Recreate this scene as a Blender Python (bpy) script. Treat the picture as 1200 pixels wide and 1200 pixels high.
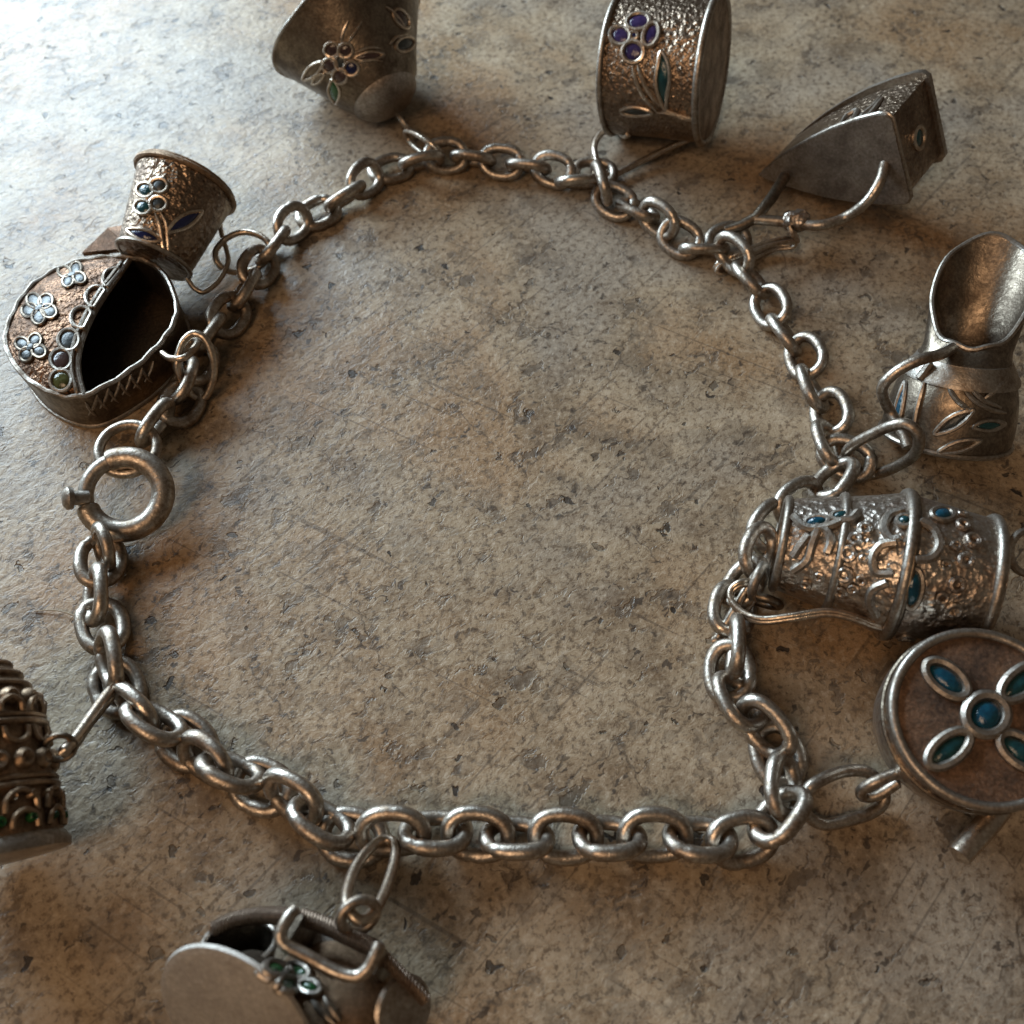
import bpy, bmesh, math, random
import numpy as np
from mathutils import Vector, Matrix
from mathutils.bvhtree import BVHTree

random.seed(7)
RNG = np.random.RandomState(7)
for o in list(bpy.data.objects):
    bpy.data.objects.remove(o, do_unlink=True)
sc = bpy.context.scene
COL = sc.collection
U = 0.001                                   # everything below is laid out in millimetres

# ------------------------------------------------------------------ camera
FPX, TILT, DIST = 1085.0, math.radians(32), 83.0
CAM = np.array([0, -DIST*math.sin(TILT), DIST*math.cos(TILT)])
FW = np.array([0, math.sin(TILT), -math.cos(TILT)])
UP = np.array([0, math.cos(TILT), math.sin(TILT)])
RT = np.array([1.0, 0, 0])
cam = bpy.data.cameras.new('camera')
cam.sensor_width = 36.0
cam.lens = FPX*36.0/1200.0
cam.clip_start = 0.002
cam.clip_end = 20.0
cam.dof.use_dof = True
cam.dof.focus_distance = 0.080
cam.dof.aperture_fstop = 46.0
camo = bpy.data.objects.new('camera', cam)
camo.location = CAM*U
camo.rotation_euler = (TILT, 0, 0)
COL.objects.link(camo)
sc.camera = camo

# ------------------------------------------------------------------ light
w = bpy.data.worlds.new('World'); sc.world = w; w.use_nodes = True
bgn = w.node_tree.nodes['Background']
bgn.inputs[0].default_value = (0.85, 0.71, 0.55, 1)
bgn.inputs[1].default_value = 0.10

def area(name, loc, target, sx, sy, power, color):
    l = bpy.data.lights.new(name, 'AREA'); l.shape = 'RECTANGLE'
    l.size = sx; l.size_y = sy; l.energy = power; l.color = color
    o = bpy.data.objects.new(name, l); COL.objects.link(o)
    o.location = loc
    o.rotation_euler = (Vector(target)-Vector(loc)).to_track_quat('-Z', 'Y').to_euler()
    return o
area('window_light', (-0.170, 0.170, 0.100), (-0.03, 0.02, 0), 0.21, 0.10, 1.55, (0.68, 0.86, 1.0))
area('room_lamp', (-0.17, -0.25, 0.34), (-0.01, 0, 0), 0.18, 0.18, 0.66, (1.0, 0.66, 0.40))

sc.view_settings.view_transform = 'Standard'
sc.view_settings.look = 'None'
sc.view_settings.exposure = 0.0
sc.view_settings.gamma = 1.0
sc.view_settings.use_curve_mapping = False
sc.render.engine = 'CYCLES'
sc.render.resolution_x = sc.render.resolution_y = 1024

# ------------------------------------------------------------------ placing helpers (millimetres)
def ray(px, py):
    v = FW*FPX + RT*(px-600) - UP*(py-600)
    return v/np.linalg.norm(v)
def P(px, py, z=0.0):                       # the point at height z over the table
    v = ray(px, py)
    return CAM + v*((z-CAM[2])/v[2])
def S(p):                                   # picture scale near a point
    return FPX/np.dot(np.array(p)-CAM, FW)
def view_vec(px, py, r, u, d):              # direction from right / up / away components at a spot
    v = ray(px, py); x = unit(RT-v*np.dot(RT, v)); y = np.cross(x, v)
    return unit(x*r+y*u+v*d)
def unit(v):
    v = np.array(v, float); return v/np.linalg.norm(v)

# ------------------------------------------------------------------ materials
def new_mat(name):
    m = bpy.data.materials.new(name); m.use_nodes = True
    nt = m.node_tree; b = nt.nodes['Principled BSDF']
    return m, nt, b
def N(nt, t, **kw):
    n = nt.nodes.new(t)
    for k, v in kw.items(): setattr(n, k, v)
    return n
def ramp(nt, fac, stops, interp='LINEAR'):
    r = N(nt, 'ShaderNodeValToRGB'); e = r.color_ramp.elements
    r.color_ramp.interpolation = interp
    while len(e) > len(stops): e.remove(e[-1])
    while len(e) < len(stops): e.new(0.5)
    for q, (p, c) in zip(e, stops):
        q.position = p; q.color = (c, c, c, 1) if isinstance(c, (int, float)) else (*c, 1)
    nt.links.new(fac, r.inputs[0]); return r.outputs[0]
def noise(nt, vec, scale, detail=4, rough=0.55, dist=0.0, twod=False):
    n = N(nt, 'ShaderNodeTexNoise')
    if twod: n.noise_dimensions = '2D'
    n.inputs['Scale'].default_value = scale
    n.inputs['Detail'].default_value = detail; n.inputs['Roughness'].default_value = rough
    n.inputs['Distortion'].default_value = dist
    nt.links.new(vec, n.inputs['Vector']); return n.outputs[0]
def voro(nt, vec, scale, feature='F1', rnd=1.0, twod=False):
    n = N(nt, 'ShaderNodeTexVoronoi'); n.feature = feature
    if twod: n.voronoi_dimensions = '2D'
    n.inputs['Scale'].default_value = scale; n.inputs['Randomness'].default_value = rnd
    nt.links.new(vec, n.inputs['Vector']); return n.outputs['Distance']
def mixc(nt, fac, a, b, mode='MIX'):
    n = N(nt, 'ShaderNodeMix'); n.data_type = 'RGBA'; n.blend_type = mode
    for s, v in ((0, fac), (6, a), (7, b)):
        if hasattr(v, 'links'): nt.links.new(v, n.inputs[s])
        elif isinstance(v, (int, float)): n.inputs[s].default_value = v
        else: n.inputs[s].default_value = (*v, 1)
    return n.outputs[2]
def mth(nt, op, a, b=0.0, c=None):
    n = N(nt, 'ShaderNodeMath'); n.operation = op
    for i, v in enumerate((a, b) if c is None else (a, b, c)):
        if hasattr(v, 'links'): nt.links.new(v, n.inputs[i])
        else: n.inputs[i].default_value = v
    return n.outputs[0]
def coords(nt, scale=1000.0, rot=(0, 0, 0), sc3=None, world=False):
    if world:
        g = N(nt, 'ShaderNodeNewGeometry'); src = g.outputs['Position']
    else:
        t = N(nt, 'ShaderNodeTexCoord'); src = t.outputs['Object']
    mp = N(nt, 'ShaderNodeMapping')
    k = sc3 if sc3 else (scale,)*3
    if any(rot):                              # turn first, then stretch
        mp.vector_type = 'TEXTURE'; k = tuple(1.0/q for q in k)
    mp.inputs['Scale'].default_value = k
    mp.inputs['Rotation'].default_value = rot
    nt.links.new(src, mp.inputs[0]); return mp.outputs[0]
def bump(nt, h, strength, dist, prev=None):
    b = N(nt, 'ShaderNodeBump'); b.inputs['Strength'].default_value = strength
    b.inputs['Distance'].default_value = dist
    nt.links.new(h, b.inputs['Height'])
    if prev is not None: nt.links.new(prev, b.inputs['Normal'])
    return b.outputs[0]

def metal(name, base, tarnish, amount=0.5, rough=0.3, tex=None, tex_scale=2.2, tex_depth=0.12, nscale=0.45):
    m, nt, b = new_mat(name)
    v = coords(nt, world=True)
    n1 = noise(nt, v, nscale, 3, 0.65); n2 = noise(nt, v, 3.5, 3, 0.7)
    mask = mth(nt, 'ADD', mth(nt, 'MULTIPLY', n1, 0.65), mth(nt, 'MULTIPLY', n2, 0.35))
    f = ramp(nt, mask, [(0.62-0.3*amount-0.10, 0.0), (0.62-0.3*amount+0.16, 1.0)])
    c = mixc(nt, f, tarnish, base)
    c = mixc(nt, ramp(nt, n2, [(0.35, 0.35), (0.65, 0.0)]), c, tarnish)
    b.inputs['Metallic'].default_value = 1.0
    nt.links.new(c, b.inputs['Base Color'])
    r = mth(nt, 'ADD', mth(nt, 'MULTIPLY', mth(nt, 'SUBTRACT', 1.0, f), 0.22), mth(nt, 'MULTIPLY_ADD', n2, 0.2, rough-0.1))
    nt.links.new(r, b.inputs['Roughness'])
    nb = bump(nt, noise(nt, v, 1.6, 4, 0.7), 0.6, 0.00010)
    if tex == 'hammer':
        d = voro(nt, v, tex_scale, 'SMOOTH_F1'); nb = bump(nt, mth(nt, 'MULTIPLY', d, -1.0), 1.0, tex_depth*0.001, nb)
        nb = bump(nt, voro(nt, v, tex_scale*1.9, 'F1'), 0.6, tex_depth*0.0005, nb)
    elif tex == 'matte':
        nb = bump(nt, noise(nt, v, 4.0, 6, 0.8), 0.9, tex_depth*0.001, nb)
    elif tex == 'rope':
        wv = N(nt, 'ShaderNodeTexWave'); wv.inputs['Scale'].default_value = tex_scale
        nt.links.new(v, wv.inputs['Vector']); nb = bump(nt, wv.outputs['Fac'], 1.0, tex_depth*0.001, nb)
    nt.links.new(nb, b.inputs['Normal'])
    return m

def enamel(name, col, col2, rough=0.16):
    m, nt, b = new_mat(name)
    v = coords(nt, world=True)
    n1 = noise(nt, v, 1.3, 5, 0.7)
    nt.links.new(mixc(nt, ramp(nt, n1, [(0.35, 0.0), (0.68, 1.0)]), col, col2), b.inputs['Base Color'])
    b.inputs['Roughness'].default_value = rough
    b.inputs['IOR'].default_value = 1.52
    nt.links.new(bump(nt, noise(nt, v, 2.4, 3, 0.6), 0.5, 0.00012), b.inputs['Normal'])
    return m

def make_stone():
    m, nt, b = new_mat('worn_stone')
    v = coords(nt, world=True)
    wn = N(nt, 'ShaderNodeTexNoise'); wn.inputs['Scale'].default_value = 0.7; wn.inputs['Detail'].default_value = 3
    wn.noise_dimensions = '2D'; nt.links.new(v, wn.inputs['Vector'])
    def warp(src, k):
        vm = N(nt, 'ShaderNodeVectorMath'); vm.operation = 'MULTIPLY_ADD'
        vm.inputs[1].default_value = (k, k, 0); nt.links.new(wn.outputs['Color'], vm.inputs[0]); nt.links.new(src, vm.inputs[2])
        return vm.outputs[0]
    vw = warp(v, 2.0)
    vd = warp(coords(nt, sc3=(800, 1180, 1000), rot=(0, 0, 0.72), world=True), 1.2)      # grain running up to the right
    big = noise(nt, v, 0.042, 3, 0.6, 0.0, True)
    mid = noise(nt, v, 0.15, 5, 0.62, 0.0, True)
    fine = noise(nt, v, 1.5, 4, 0.75, 0.0, True)
    c = ramp(nt, mid, [(0.28, (0.185, 0.130, 0.080)), (0.43, (0.270, 0.203, 0.132)), (0.56, (0.335, 0.258, 0.172)), (0.72, (0.40, 0.318, 0.222))])
    # ochre stains and cool grey patches
    c = mixc(nt, ramp(nt, big, [(0.50, 0.0), (0.66, 0.7)]), c, (0.285, 0.172, 0.085))
    c = mixc(nt, ramp(nt, big, [(0.34, 0.6), (0.47, 0.0)]), c, (0.275, 0.245, 0.205))
    # speckle, dark and light
    c = mixc(nt, ramp(nt, fine, [(0.36, 0.8), (0.47, 0.0)]), c, (0.12, 0.085, 0.057))
    c = mixc(nt, ramp(nt, fine, [(0.55, 0.0), (0.68, 0.5)]), c, (0.47, 0.39, 0.295))
    # worn grey-brown flakes with crisp ragged outlines, three sizes
    def flake_mask(vec, scale, lo, hi, det):
        return ramp(nt, noise(nt, vec, scale, det, 0.62, 0.0, True), [(lo, 0.0), (hi, 1.0)])
    f1 = flake_mask(vw, 0.17, 0.575, 0.60, 5)
    c = mixc(nt, mth(nt, 'MULTIPLY', f1, 0.34), c, (0.125, 0.100, 0.075))
    gate = ramp(nt, mid, [(0.42, 1.0), (0.60, 0.12)])
    f2 = mth(nt, 'MULTIPLY', flake_mask(vd, 0.34, 0.60, 0.63, 4), gate)
    c = mixc(nt, mth(nt, 'MULTIPLY', f2, 0.62), c, (0.085, 0.067, 0.052))
    f3 = mth(nt, 'MULTIPLY', flake_mask(vd, 1.05, 0.645, 0.68, 2), gate)
    c = mixc(nt, mth(nt, 'MULTIPLY', f3, 0.8), c, (0.05, 0.038, 0.03))
    # pits of very different sizes: a random radius in each cell, most cells none
    vn = N(nt, 'ShaderNodeTexVoronoi'); vn.voronoi_dimensions = '2D'; vn.inputs['Scale'].default_value = 0.34
    nt.links.new(vw, vn.inputs['Vector'])
    sep = N(nt, 'ShaderNodeSeparateColor'); nt.links.new(vn.outputs['Color'], sep.inputs[0])
    rad = mth(nt, 'MULTIPLY', mth(nt, 'MAXIMUM', mth(nt, 'SUBTRACT', sep.outputs[0], 0.66), 0.0), 0.50)
    pits = ramp(nt, mth(nt, 'SUBTRACT', rad, vn.outputs['Distance']), [(0.0, 0.0), (0.03, 1.0)])
    pc = mth(nt, 'MULTIPLY', pits, mth(nt, 'MULTIPLY_ADD', sep.outputs[1], 0.55, 0.42))
    c = mixc(nt, pc, c, (0.03, 0.024, 0.02))
    # scratches: long thin streaks in two directions, broken up
    def streak(rot, lo, src):
        vs_ = coords(nt, sc3=(38, 2100, 1000), rot=(0, 0, rot), world=True)
        s = noise(nt, vs_, 1.0, 0, 0.5, 0.0, True)
        return mth(nt, 'MULTIPLY', ramp(nt, s, [(lo, 0.0), (lo+0.04, 1.0)]), ramp(nt, src, [(0.47, 0.0), (0.52, 1.0)]))
    sk = mth(nt, 'MAXIMUM', streak(0.85, 0.775, mid), streak(-0.5, 0.80, big))
    # hair cracks, broken up
    d = voro(nt, vw, 0.075, 'DISTANCE_TO_EDGE', twod=True)
    ck = mth(nt, 'MULTIPLY', ramp(nt, d, [(0.0, 1.0), (0.011, 0.0)]), ramp(nt, mid, [(0.47, 1.0), (0.51, 0.0)]))
    ck = mth(nt, 'MAXIMUM', ck, mth(nt, 'MULTIPLY', sk, 0.6))
    c = mixc(nt, mth(nt, 'MULTIPLY', ck, 0.72), c, (0.055, 0.041, 0.032))
    nt.links.new(c, b.inputs['Base Color'])
    nt.links.new(mth(nt, 'MULTIPLY_ADD', fine, 0.24, 0.30), b.inputs['Roughness'])
    b.inputs['Specular IOR Level'].default_value = 0.34
    # relief in one height: directional skin, grain, and the pits let in
    skin = noise(nt, vd, 0.95, 4, 0.72, 0.0, True)
    h = mth(nt, 'MULTIPLY_ADD', pits, -1.6, skin)
    h = mth(nt, 'MULTIPLY_ADD', f2, -0.45, h)
    nt.links.new(bump(nt, h, 0.8, 0.000125), b.inputs['Normal'])
    return m

M = dict(
    stone=make_stone(),
    chain=metal('aged_silver', (0.60, 0.55, 0.485), (0.20, 0.15, 0.11), 0.47, 0.29),
    wire=metal('bright_silver_wire', (0.66, 0.59, 0.50), (0.28, 0.20, 0.14), 0.56, 0.25),
    silver=metal('dull_silver', (0.50, 0.46, 0.41), (0.20, 0.16, 0.125), 0.5, 0.34),
    grey=metal('grey_sheet_silver', (0.50, 0.46, 0.42), (0.17, 0.14, 0.115), 0.5, 0.36, 'matte', tex_depth=0.06, nscale=0.3),
    dark=metal('tarnished_silver', (0.31, 0.255, 0.195), (0.10, 0.077, 0.058), 0.45, 0.29),
    hammer=metal('hammered_tarnished_silver', (0.34, 0.26, 0.19), (0.13, 0.09, 0.065), 0.5, 0.28, 'hammer', 1.9, 0.22),
    copper=metal('hammered_copper', (0.23, 0.125, 0.07), (0.065, 0.037, 0.023), 0.45, 0.32, 'hammer', 2.2, 0.22),
    rust=metal('worn_copper_sheet', (0.30, 0.18, 0.115), (0.07, 0.048, 0.037), 0.40, 0.40, 'matte', tex_depth=0.10, nscale=0.22),
    gran=metal('granulated_silver', (0.60, 0.55, 0.49), (0.24, 0.18, 0.14), 0.52, 0.28, 'hammer', 1.5, 0.20),
    pale=metal('pale_sheet_silver', (0.62, 0.58, 0.53), (0.36, 0.32, 0.28), 0.5, 0.5, 'matte', tex_depth=0.06, nscale=0.3),
    tan=metal('golden_brown_patina', (0.44, 0.32, 0.215), (0.15, 0.10, 0.066), 0.5, 0.36),
    brown=metal('brown_patina', (0.34, 0.23, 0.15), (0.12, 0.08, 0.05), 0.5, 0.38, 'matte', tex_depth=0.10),
    rope=metal('rope_twist_wire', (0.45, 0.34, 0.26), (0.16, 0.11, 0.08), 0.5, 0.34, 'rope', 1.6, 0.3),
    blue=enamel('blue_enamel', (0.003, 0.028, 0.052), (0.005, 0.062, 0.10)),
    navy=enamel('navy_enamel', (0.006, 0.008, 0.04), (0.012, 0.016, 0.075)),
    purple=enamel('purple_enamel', (0.016, 0.010, 0.055), (0.045, 0.028, 0.085)),
    teal=enamel('teal_enamel', (0.004, 0.025, 0.032), (0.010, 0.055, 0.060)),
    green=enamel('green_enamel', (0.006, 0.045, 0.012), (0.02, 0.10, 0.03)),
    olive=enamel('olive_enamel', (0.035, 0.04, 0.012), (0.08, 0.085, 0.03)),
    slate=enamel('slate_enamel', (0.014, 0.018, 0.02), (0.035, 0.048, 0.052), 0.38),
    plum=enamel('plum_enamel', (0.03, 0.018, 0.02), (0.07, 0.045, 0.04)),
    lint=enamel('lint', (0.35, 0.27, 0.18), (0.2, 0.15, 0.1), 0.7),
)

# ------------------------------------------------------------------ mesh helpers
def mesh_of(name, verts, faces, origin=(0, 0, 0), smooth=True):
    me = bpy.data.meshes.new(name)
    v = (np.array(verts, float)-np.array(origin))*U
    me.from_pydata([tuple(x) for x in v], [], faces)
    bm = bmesh.new(); bm.from_mesh(me)
    bmesh.ops.recalc_face_normals(bm, faces=bm.faces); bm.to_mesh(me); bm.free()
    if smooth:
        me.shade_smooth()
        try: me.set_sharp_from_angle(angle=math.radians(42))
        except Exception: pass
    me.update(); return me

class Thing:
    def __init__(self, name, label, cat, origin, group=None):
        self.o = np.array(origin, float)
        e = bpy.data.objects.new(name, None); COL.objects.link(e)
        e.empty_display_size = 0.003
        e.location = self.o*U
        e['label'] = label; e['category'] = cat
        if group: e['group'] = group
        self.e = e
    def add(self, name, geo, mat, parent=None, smooth=True, label=None):
        v, f = geo
        ob = bpy.data.objects.new(name, mesh_of(name, v, f, self.o, smooth))
        ob.data.materials.append(M[mat]); COL.objects.link(ob)
        ob.parent = parent or self.e
        if label: ob['label'] = label
        return ob

def catmull(pts, closed=False, sub=8):
    p = np.array(pts, float); n = len(p); out = []
    segs = n if closed else n-1
    for i in range(segs):
        if closed: a, b, c, d = p[(i-1) % n], p[i], p[(i+1) % n], p[(i+2) % n]
        else:
            b, c = p[i], p[i+1]
            a = p[i-1] if i > 0 else 2*b-c
            d = p[i+2] if i+2 < n else 2*c-b
        for k in range(sub):
            t = k/sub
            out.append(0.5*((2*b)+(-a+c)*t+(2*a-5*b+4*c-d)*t*t+(-a+3*b-3*c+d)*t**3))
    if not closed: out.append(p[-1])
    return np.array(out)

def tube(path, r, closed=False, nseg=10, squash=None):
    """round wire along a 3D path; r is a number or one radius per point"""
    p = np.array(path, float); n = len(p)
    rr = np.full(n, r) if np.isscalar(r) else np.array(r, float)
    if closed: t = np.roll(p, -1, 0)-np.roll(p, 1, 0)
    else: t = np.gradient(p, axis=0)
    t /= np.maximum(np.linalg.norm(t, axis=1), 1e-9)[:, None]
    u = np.cross(t[0], [0, 0, 1.0])
    if np.linalg.norm(u) < 1e-3: u = np.cross(t[0], [0, 1.0, 0])
    u = unit(u); us = [u]
    for i in range(1, n):
        u = us[-1]-t[i]*np.dot(us[-1], t[i]); us.append(unit(u))
    us = np.array(us)
    if closed:                                # spread the leftover twist
        u = us[-1]-t[0]*np.dot(us[-1], t[0]); u = unit(u)
        ang = math.atan2(np.dot(np.cross(u, us[0]), t[0]), np.dot(u, us[0]))
        for i in range(n):
            a = ang*i/n; b = np.cross(t[i], us[i]); us[i] = us[i]*math.cos(a)+b*math.sin(a)
    verts, faces = [], []
    for i in range(n):
        b = np.cross(t[i], us[i])
        for k in range(nseg):
            a = 2*math.pi*k/nseg
            verts.append(p[i]+rr[i]*(us[i]*math.cos(a)+b*math.sin(a)))
    m = n if closed else n-1
    for i in range(m):
        j = (i+1) % n
        for k in range(nseg):
            l = (k+1) % nseg
            faces.append((i*nseg+k, i*nseg+l, j*nseg+l, j*nseg+k))
    if not closed:
        for i, s in ((0, -1), (n-1, 1)):      # rounded ends
            c = len(verts); verts.append(p[i]+t[i]*s*rr[i]*0.55)
            for k in range(nseg):
                l = (k+1) % nseg
                faces.append((i*nseg+k, i*nseg+l, c))
    return verts, faces

def join(*gs):
    V, Fs = [], []
    for v, f in gs:
        o = len(V); V += list(v); Fs += [tuple(i+o for i in q) for q in f]
    return V, Fs

def frame(axis, ref=None):
    a = unit(axis)
    if ref is None: ref = np.array([0, 0, 1.0])
    r = np.array(ref, float); r = r-a*np.dot(r, a)
    if np.linalg.norm(r) < 1e-6: r = np.cross(a, [1.0, 0, 0])
    r = unit(r); return a, r, np.cross(a, r)

def lathe(o, axis, prof, n=56, ref=None, wob=None):
    """prof: (distance along axis, radius) pairs"""
    a, r, b = frame(axis, ref); o = np.array(o, float)
    V, Fs = [], []; rings = []
    for i, (s, q) in enumerate(prof):
        if q < 1e-6:
            rings.append([len(V)]*n); V.append(o+a*s); continue
        row = []
        for k in range(n):
            th = 2*math.pi*k/n; k2 = 1.0 if wob is None else wob(th, s)
            row.append(len(V)); V.append(o+a*s+(r*math.cos(th)+b*math.sin(th))*q*k2)
        rings.append(row)
    for i in range(len(rings)-1):
        A, B = rings[i], rings[i+1]
        for k in range(n):
            l = (k+1) % n
            q = [A[k], A[l], B[l], B[k]]; q2 = []
            for x in q:
                if x not in q2: q2.append(x)
            if len(q2) > 2: Fs.append(tuple(q2))
    return V, Fs

def circle3(o, axis, r, n=48, ref=None, wob=None):
    a, x, y = frame(axis, ref)
    return [np.array(o)+r*(1 if wob is None else wob(t))*(x*math.cos(t)+y*math.sin(t)) for t in np.linspace(0, 2*math.pi, n, endpoint=False)]

def bvh(geo):
    return BVHTree.FromPolygons([Vector(v) for v in geo[0]], geo[1], all_triangles=False)
def hit(px, py, tree):
    v = ray(px, py)
    loc, nor, idx, d = tree.ray_cast(Vector(CAM), Vector(v))
    if loc is None: return None
    l, n = np.array(loc), np.array(nor)
    if np.dot(n, v) > 0: n = -n
    return l, n
def drape(pts, tree, lift, closed=False, sub=6, spline=True):
    """lay a drawn line onto a body's surface, lifted along the surface normal"""
    q = catmull([(x, y, 0) for x, y in pts], closed, sub) if spline else np.array([(x, y, 0) for x, y in pts], float)
    out = []
    for x, y, _ in q:
        h = hit(x, y, tree)
        if h is not None: out.append(h[0]+h[1]*lift)
    return np.array(out)
def wire_on(pts, tree, r=0.22, lift=0.08, closed=False, sub=6, nseg=7, taper=False):
    d = drape(pts, tree, lift, closed, sub)
    if len(d) < 3: return None
    rr = r if not taper else r*np.clip(np.sin(np.linspace(0.25, math.pi-0.25, len(d)))*1.3, 0.4, 1.0)
    return tube(d, rr, closed, nseg)
def fill_on(pts, tree, lift=0.05, dome=0.22, sub=5):
    """enamel: a little domed cushion filling a drawn outline on the surface"""
    q = catmull([(x, y, 0) for x, y in pts], True, sub)[:, :2]
    c = q.mean(0); V, rings = [], []
    for f, hgt in ((1.0, -0.06), (0.85, 0.45), (0.55, 0.85)):
        row = []
        for x, y in c+(q-c)*f:
            h = hit(x, y, tree)
            if h is None: return None
            row.append(len(V)); V.append(h[0]+h[1]*(lift+dome*hgt))
        rings.append(row)
    h = hit(c[0], c[1], tree)
    if h is None: return None
    V.append(h[0]+h[1]*(lift+dome)); ci = len(V)-1; Fs = []
    n = len(q)
    for A, B in zip(rings, rings[1:]):
        for k in range(n): l = (k+1) % n; Fs.append((A[k], A[l], B[l], B[k]))
    for k in range(n): Fs.append((rings[-1][k], rings[-1][(k+1) % n], ci))
    return V, Fs
def ell(cx, cy, a, b, ang=0, n=10):
    t = math.radians(ang)
    return [(cx+a*math.cos(q)*math.cos(t)-b*math.sin(q)*math.sin(t), cy+a*math.cos(q)*math.sin(t)+b*math.sin(q)*math.cos(t))
            for q in np.linspace(0, 2*math.pi, n, endpoint=False)]
def leafpts(x0, y0, x1, y1, wd, bend=0.0):
    a = np.array([x0, y0], float); b = np.array([x1, y1], float); d = b-a; nrm = np.array([-d[1], d[0]])/np.linalg.norm(d)
    L, R = [], []
    for t in (0.0, 0.2, 0.45, 0.7, 0.9, 1.0):
        m = a+d*t+nrm*bend*math.sin(math.pi*t); k = wd*math.sin(math.pi*t)**0.8 if 0 < t < 1 else 0
        L.append(tuple(m+nrm*k)); R.append(tuple(m-nrm*k))
    return L+R[-2:0:-1]
def cell(th, name, outline, tree, mat, r=0.2, wmat='wire', fillname=None, dome=0.2, parent=None):
    """a cloisonne cell: wire outline with its enamel filling as a sub-part"""
    g = wire_on(outline, tree, r, r*0.45, True)
    if g is None: return None
    ob = th.add(name, g, wmat, parent)
    if mat:
        c = np.mean(outline, 0)
        f = fill_on([tuple(c+(np.array(p)-c)*0.92) for p in outline], tree, 0.02, dome)
        if f: th.add(fillname or 'enamel', f, mat, ob)
    return ob
def wires(th, name, lines, tree, r=0.2, mat='wire', parent=None):
    for l in lines:
        g = wire_on(l, tree, r, r*0.4, taper=True)
        if g: th.add(name, g, mat, parent)
def pw(pts, sub=8, closed=False):             # 3D path from (picture x, picture y, height) triples
    return catmull([P(x, y, z) for x, y, z in pts], closed, sub)

# ------------------------------------------------------------------ the stone surface
def stone():
    x0, x1, y0, y1, t = -360, 360, -260, 420, 22
    V = [(x0, y0, 0), (x1, y0, 0), (x1, y1, 0), (x0, y1, 0), (x0, y0, -t), (x1, y0, -t), (x1, y1, -t), (x0, y1, -t)]
    Fs = [(0, 1, 2, 3), (7, 6, 5, 4), (0, 4, 5, 1), (1, 5, 6, 2), (2, 6, 7, 3), (3, 7, 4, 0)]
    ob = bpy.data.objects.new('stone_tabletop', mesh_of('stone_tabletop', V, Fs, smooth=False))
    ob.data.materials.append(M['stone']); COL.objects.link(ob); ob['kind'] = 'structure'
stone()

# ------------------------------------------------------------------ the bracelet chain
LINK_L, LINK_W, LINK_R = 5.5, 4.3, 0.57
def link_mesh(seed, L=LINK_L, W=LINK_W, R=LINK_R):
    rs = np.random.RandomState(seed); pts = []; n = 44
    ph = rs.uniform(0, 6.28, 4)
    for t in np.linspace(0, 2*math.pi, n, endpoint=False):
        c, s = math.cos(t), math.sin(t); e = 0.86
        x = (L/2-R)*math.copysign(abs(c)**e, c); y = (W/2-R)*math.copysign(abs(s)**e, s)
        k = 1+0.022*math.sin(2*t+ph[0])+0.014*math.sin(3*t+ph[1])
        pts.append((x*k, y*k, 0.07*math.sin(2*t+ph[2])))
    rr = [R*(1+0.04*math.sin(3*t+ph[3])) for t in np.linspace(0, 2*math.pi, n, endpoint=False)]
    # the butted seam of a hand-closed link
    k0 = rs.randint(n//8, n//4)
    rr[k0] *= 0.84
    v, f = tube(pts, rr, True, 14)
    return mesh_of('chain_link', v, f)
LM = [link_mesh(s) for s in range(6)]
for m_ in LM: m_.materials.append(M['chain'])

bracelet = Thing('charm_bracelet', 'aged silver cable chain bracelet with spring ring clasp, laid in a loop', 'bracelet', P(560, 640, 0))
# picture x, y of each link's middle; roll of its plane in degrees (+ leans towards the open side of the photograph), extra height
FA, EA, AR, BO = 42, -48, 66, -24
LINKS = [(182,496,EA-20,0.8),(213,473,30,0),(213,447,-40,0.6),(230,424,40,0.6),(245,392,-58,0),(268,370,FA,0),(286,340,EA,0),(303,313,FA,0),(320,288,EA,0.2),
 (343,262,AR,0),(373,250,10,0),(405,230,EA-8,0.3),(428,210,AR,0),(458,198,12,0),(494,189,EA-4,0.2),(523,183,FA,0),(555,186,EA,0),(588,190,FA,0),
 (620,195,EA,0),(648,199,FA,0),(678,213,EA,0),(697,203,10,0),(705,215,-75,1.0),(720,236,30,0),(748,246,-32,0.3),(772,257,AR+12,0.4),(797,279,FA,0),
 (825,292,EA,0),(853,282,20,0),(860,298,80,0.9),(880,328,-36,0.2),(903,359,FA,0),(919,392,EA,0),(944,418,FA,0),(951,456,EA,0),(974,484,FA,0),(972,521,-40,0.3),
 (992,537,30,0),(977,562,-45,0.8),(935,588,52,0),(901,617,46,0),(889,646,-46,0.5),(872,682,44,0),(858,714,-14,0),(862,757,-86,0.6),(855,787,22,0),
 (866,822,-30,0.5),(897,853,58,0.5),(911,884,8,0),(919,922,-45,0.7),(914,956,52,0.9),(870,984,34,0),(820,983,-36,0.3),(767,979,36,0),(714,982,-36,0.3),
 (663,980,36,0),(606,982,-36,0.2),(560,978,36,0),(510,976,-36,0.2),(460,975,48,0.4),(413,981,8,0),(376,963,-48,0.6),(343,934,62,0.4),(307,922,8,0),
 (270,904,-52,0.5),(241,890,60,0),(218,869,6,0),(180,846,-55,0.8),(158,830,68,0),(138,806,6,0),(128,772,-62,0.8),(120,733,20,0),(112,697,-52,0.5),(118,657,20,0.3)]
YAW = {21: (1, -0.1), 22: (0.25, -1), 28: (1, 0.25), 29: (0.55, -0.8), 37: (0.8, -0.5), 38: (-0.55, -0.8)}
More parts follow.
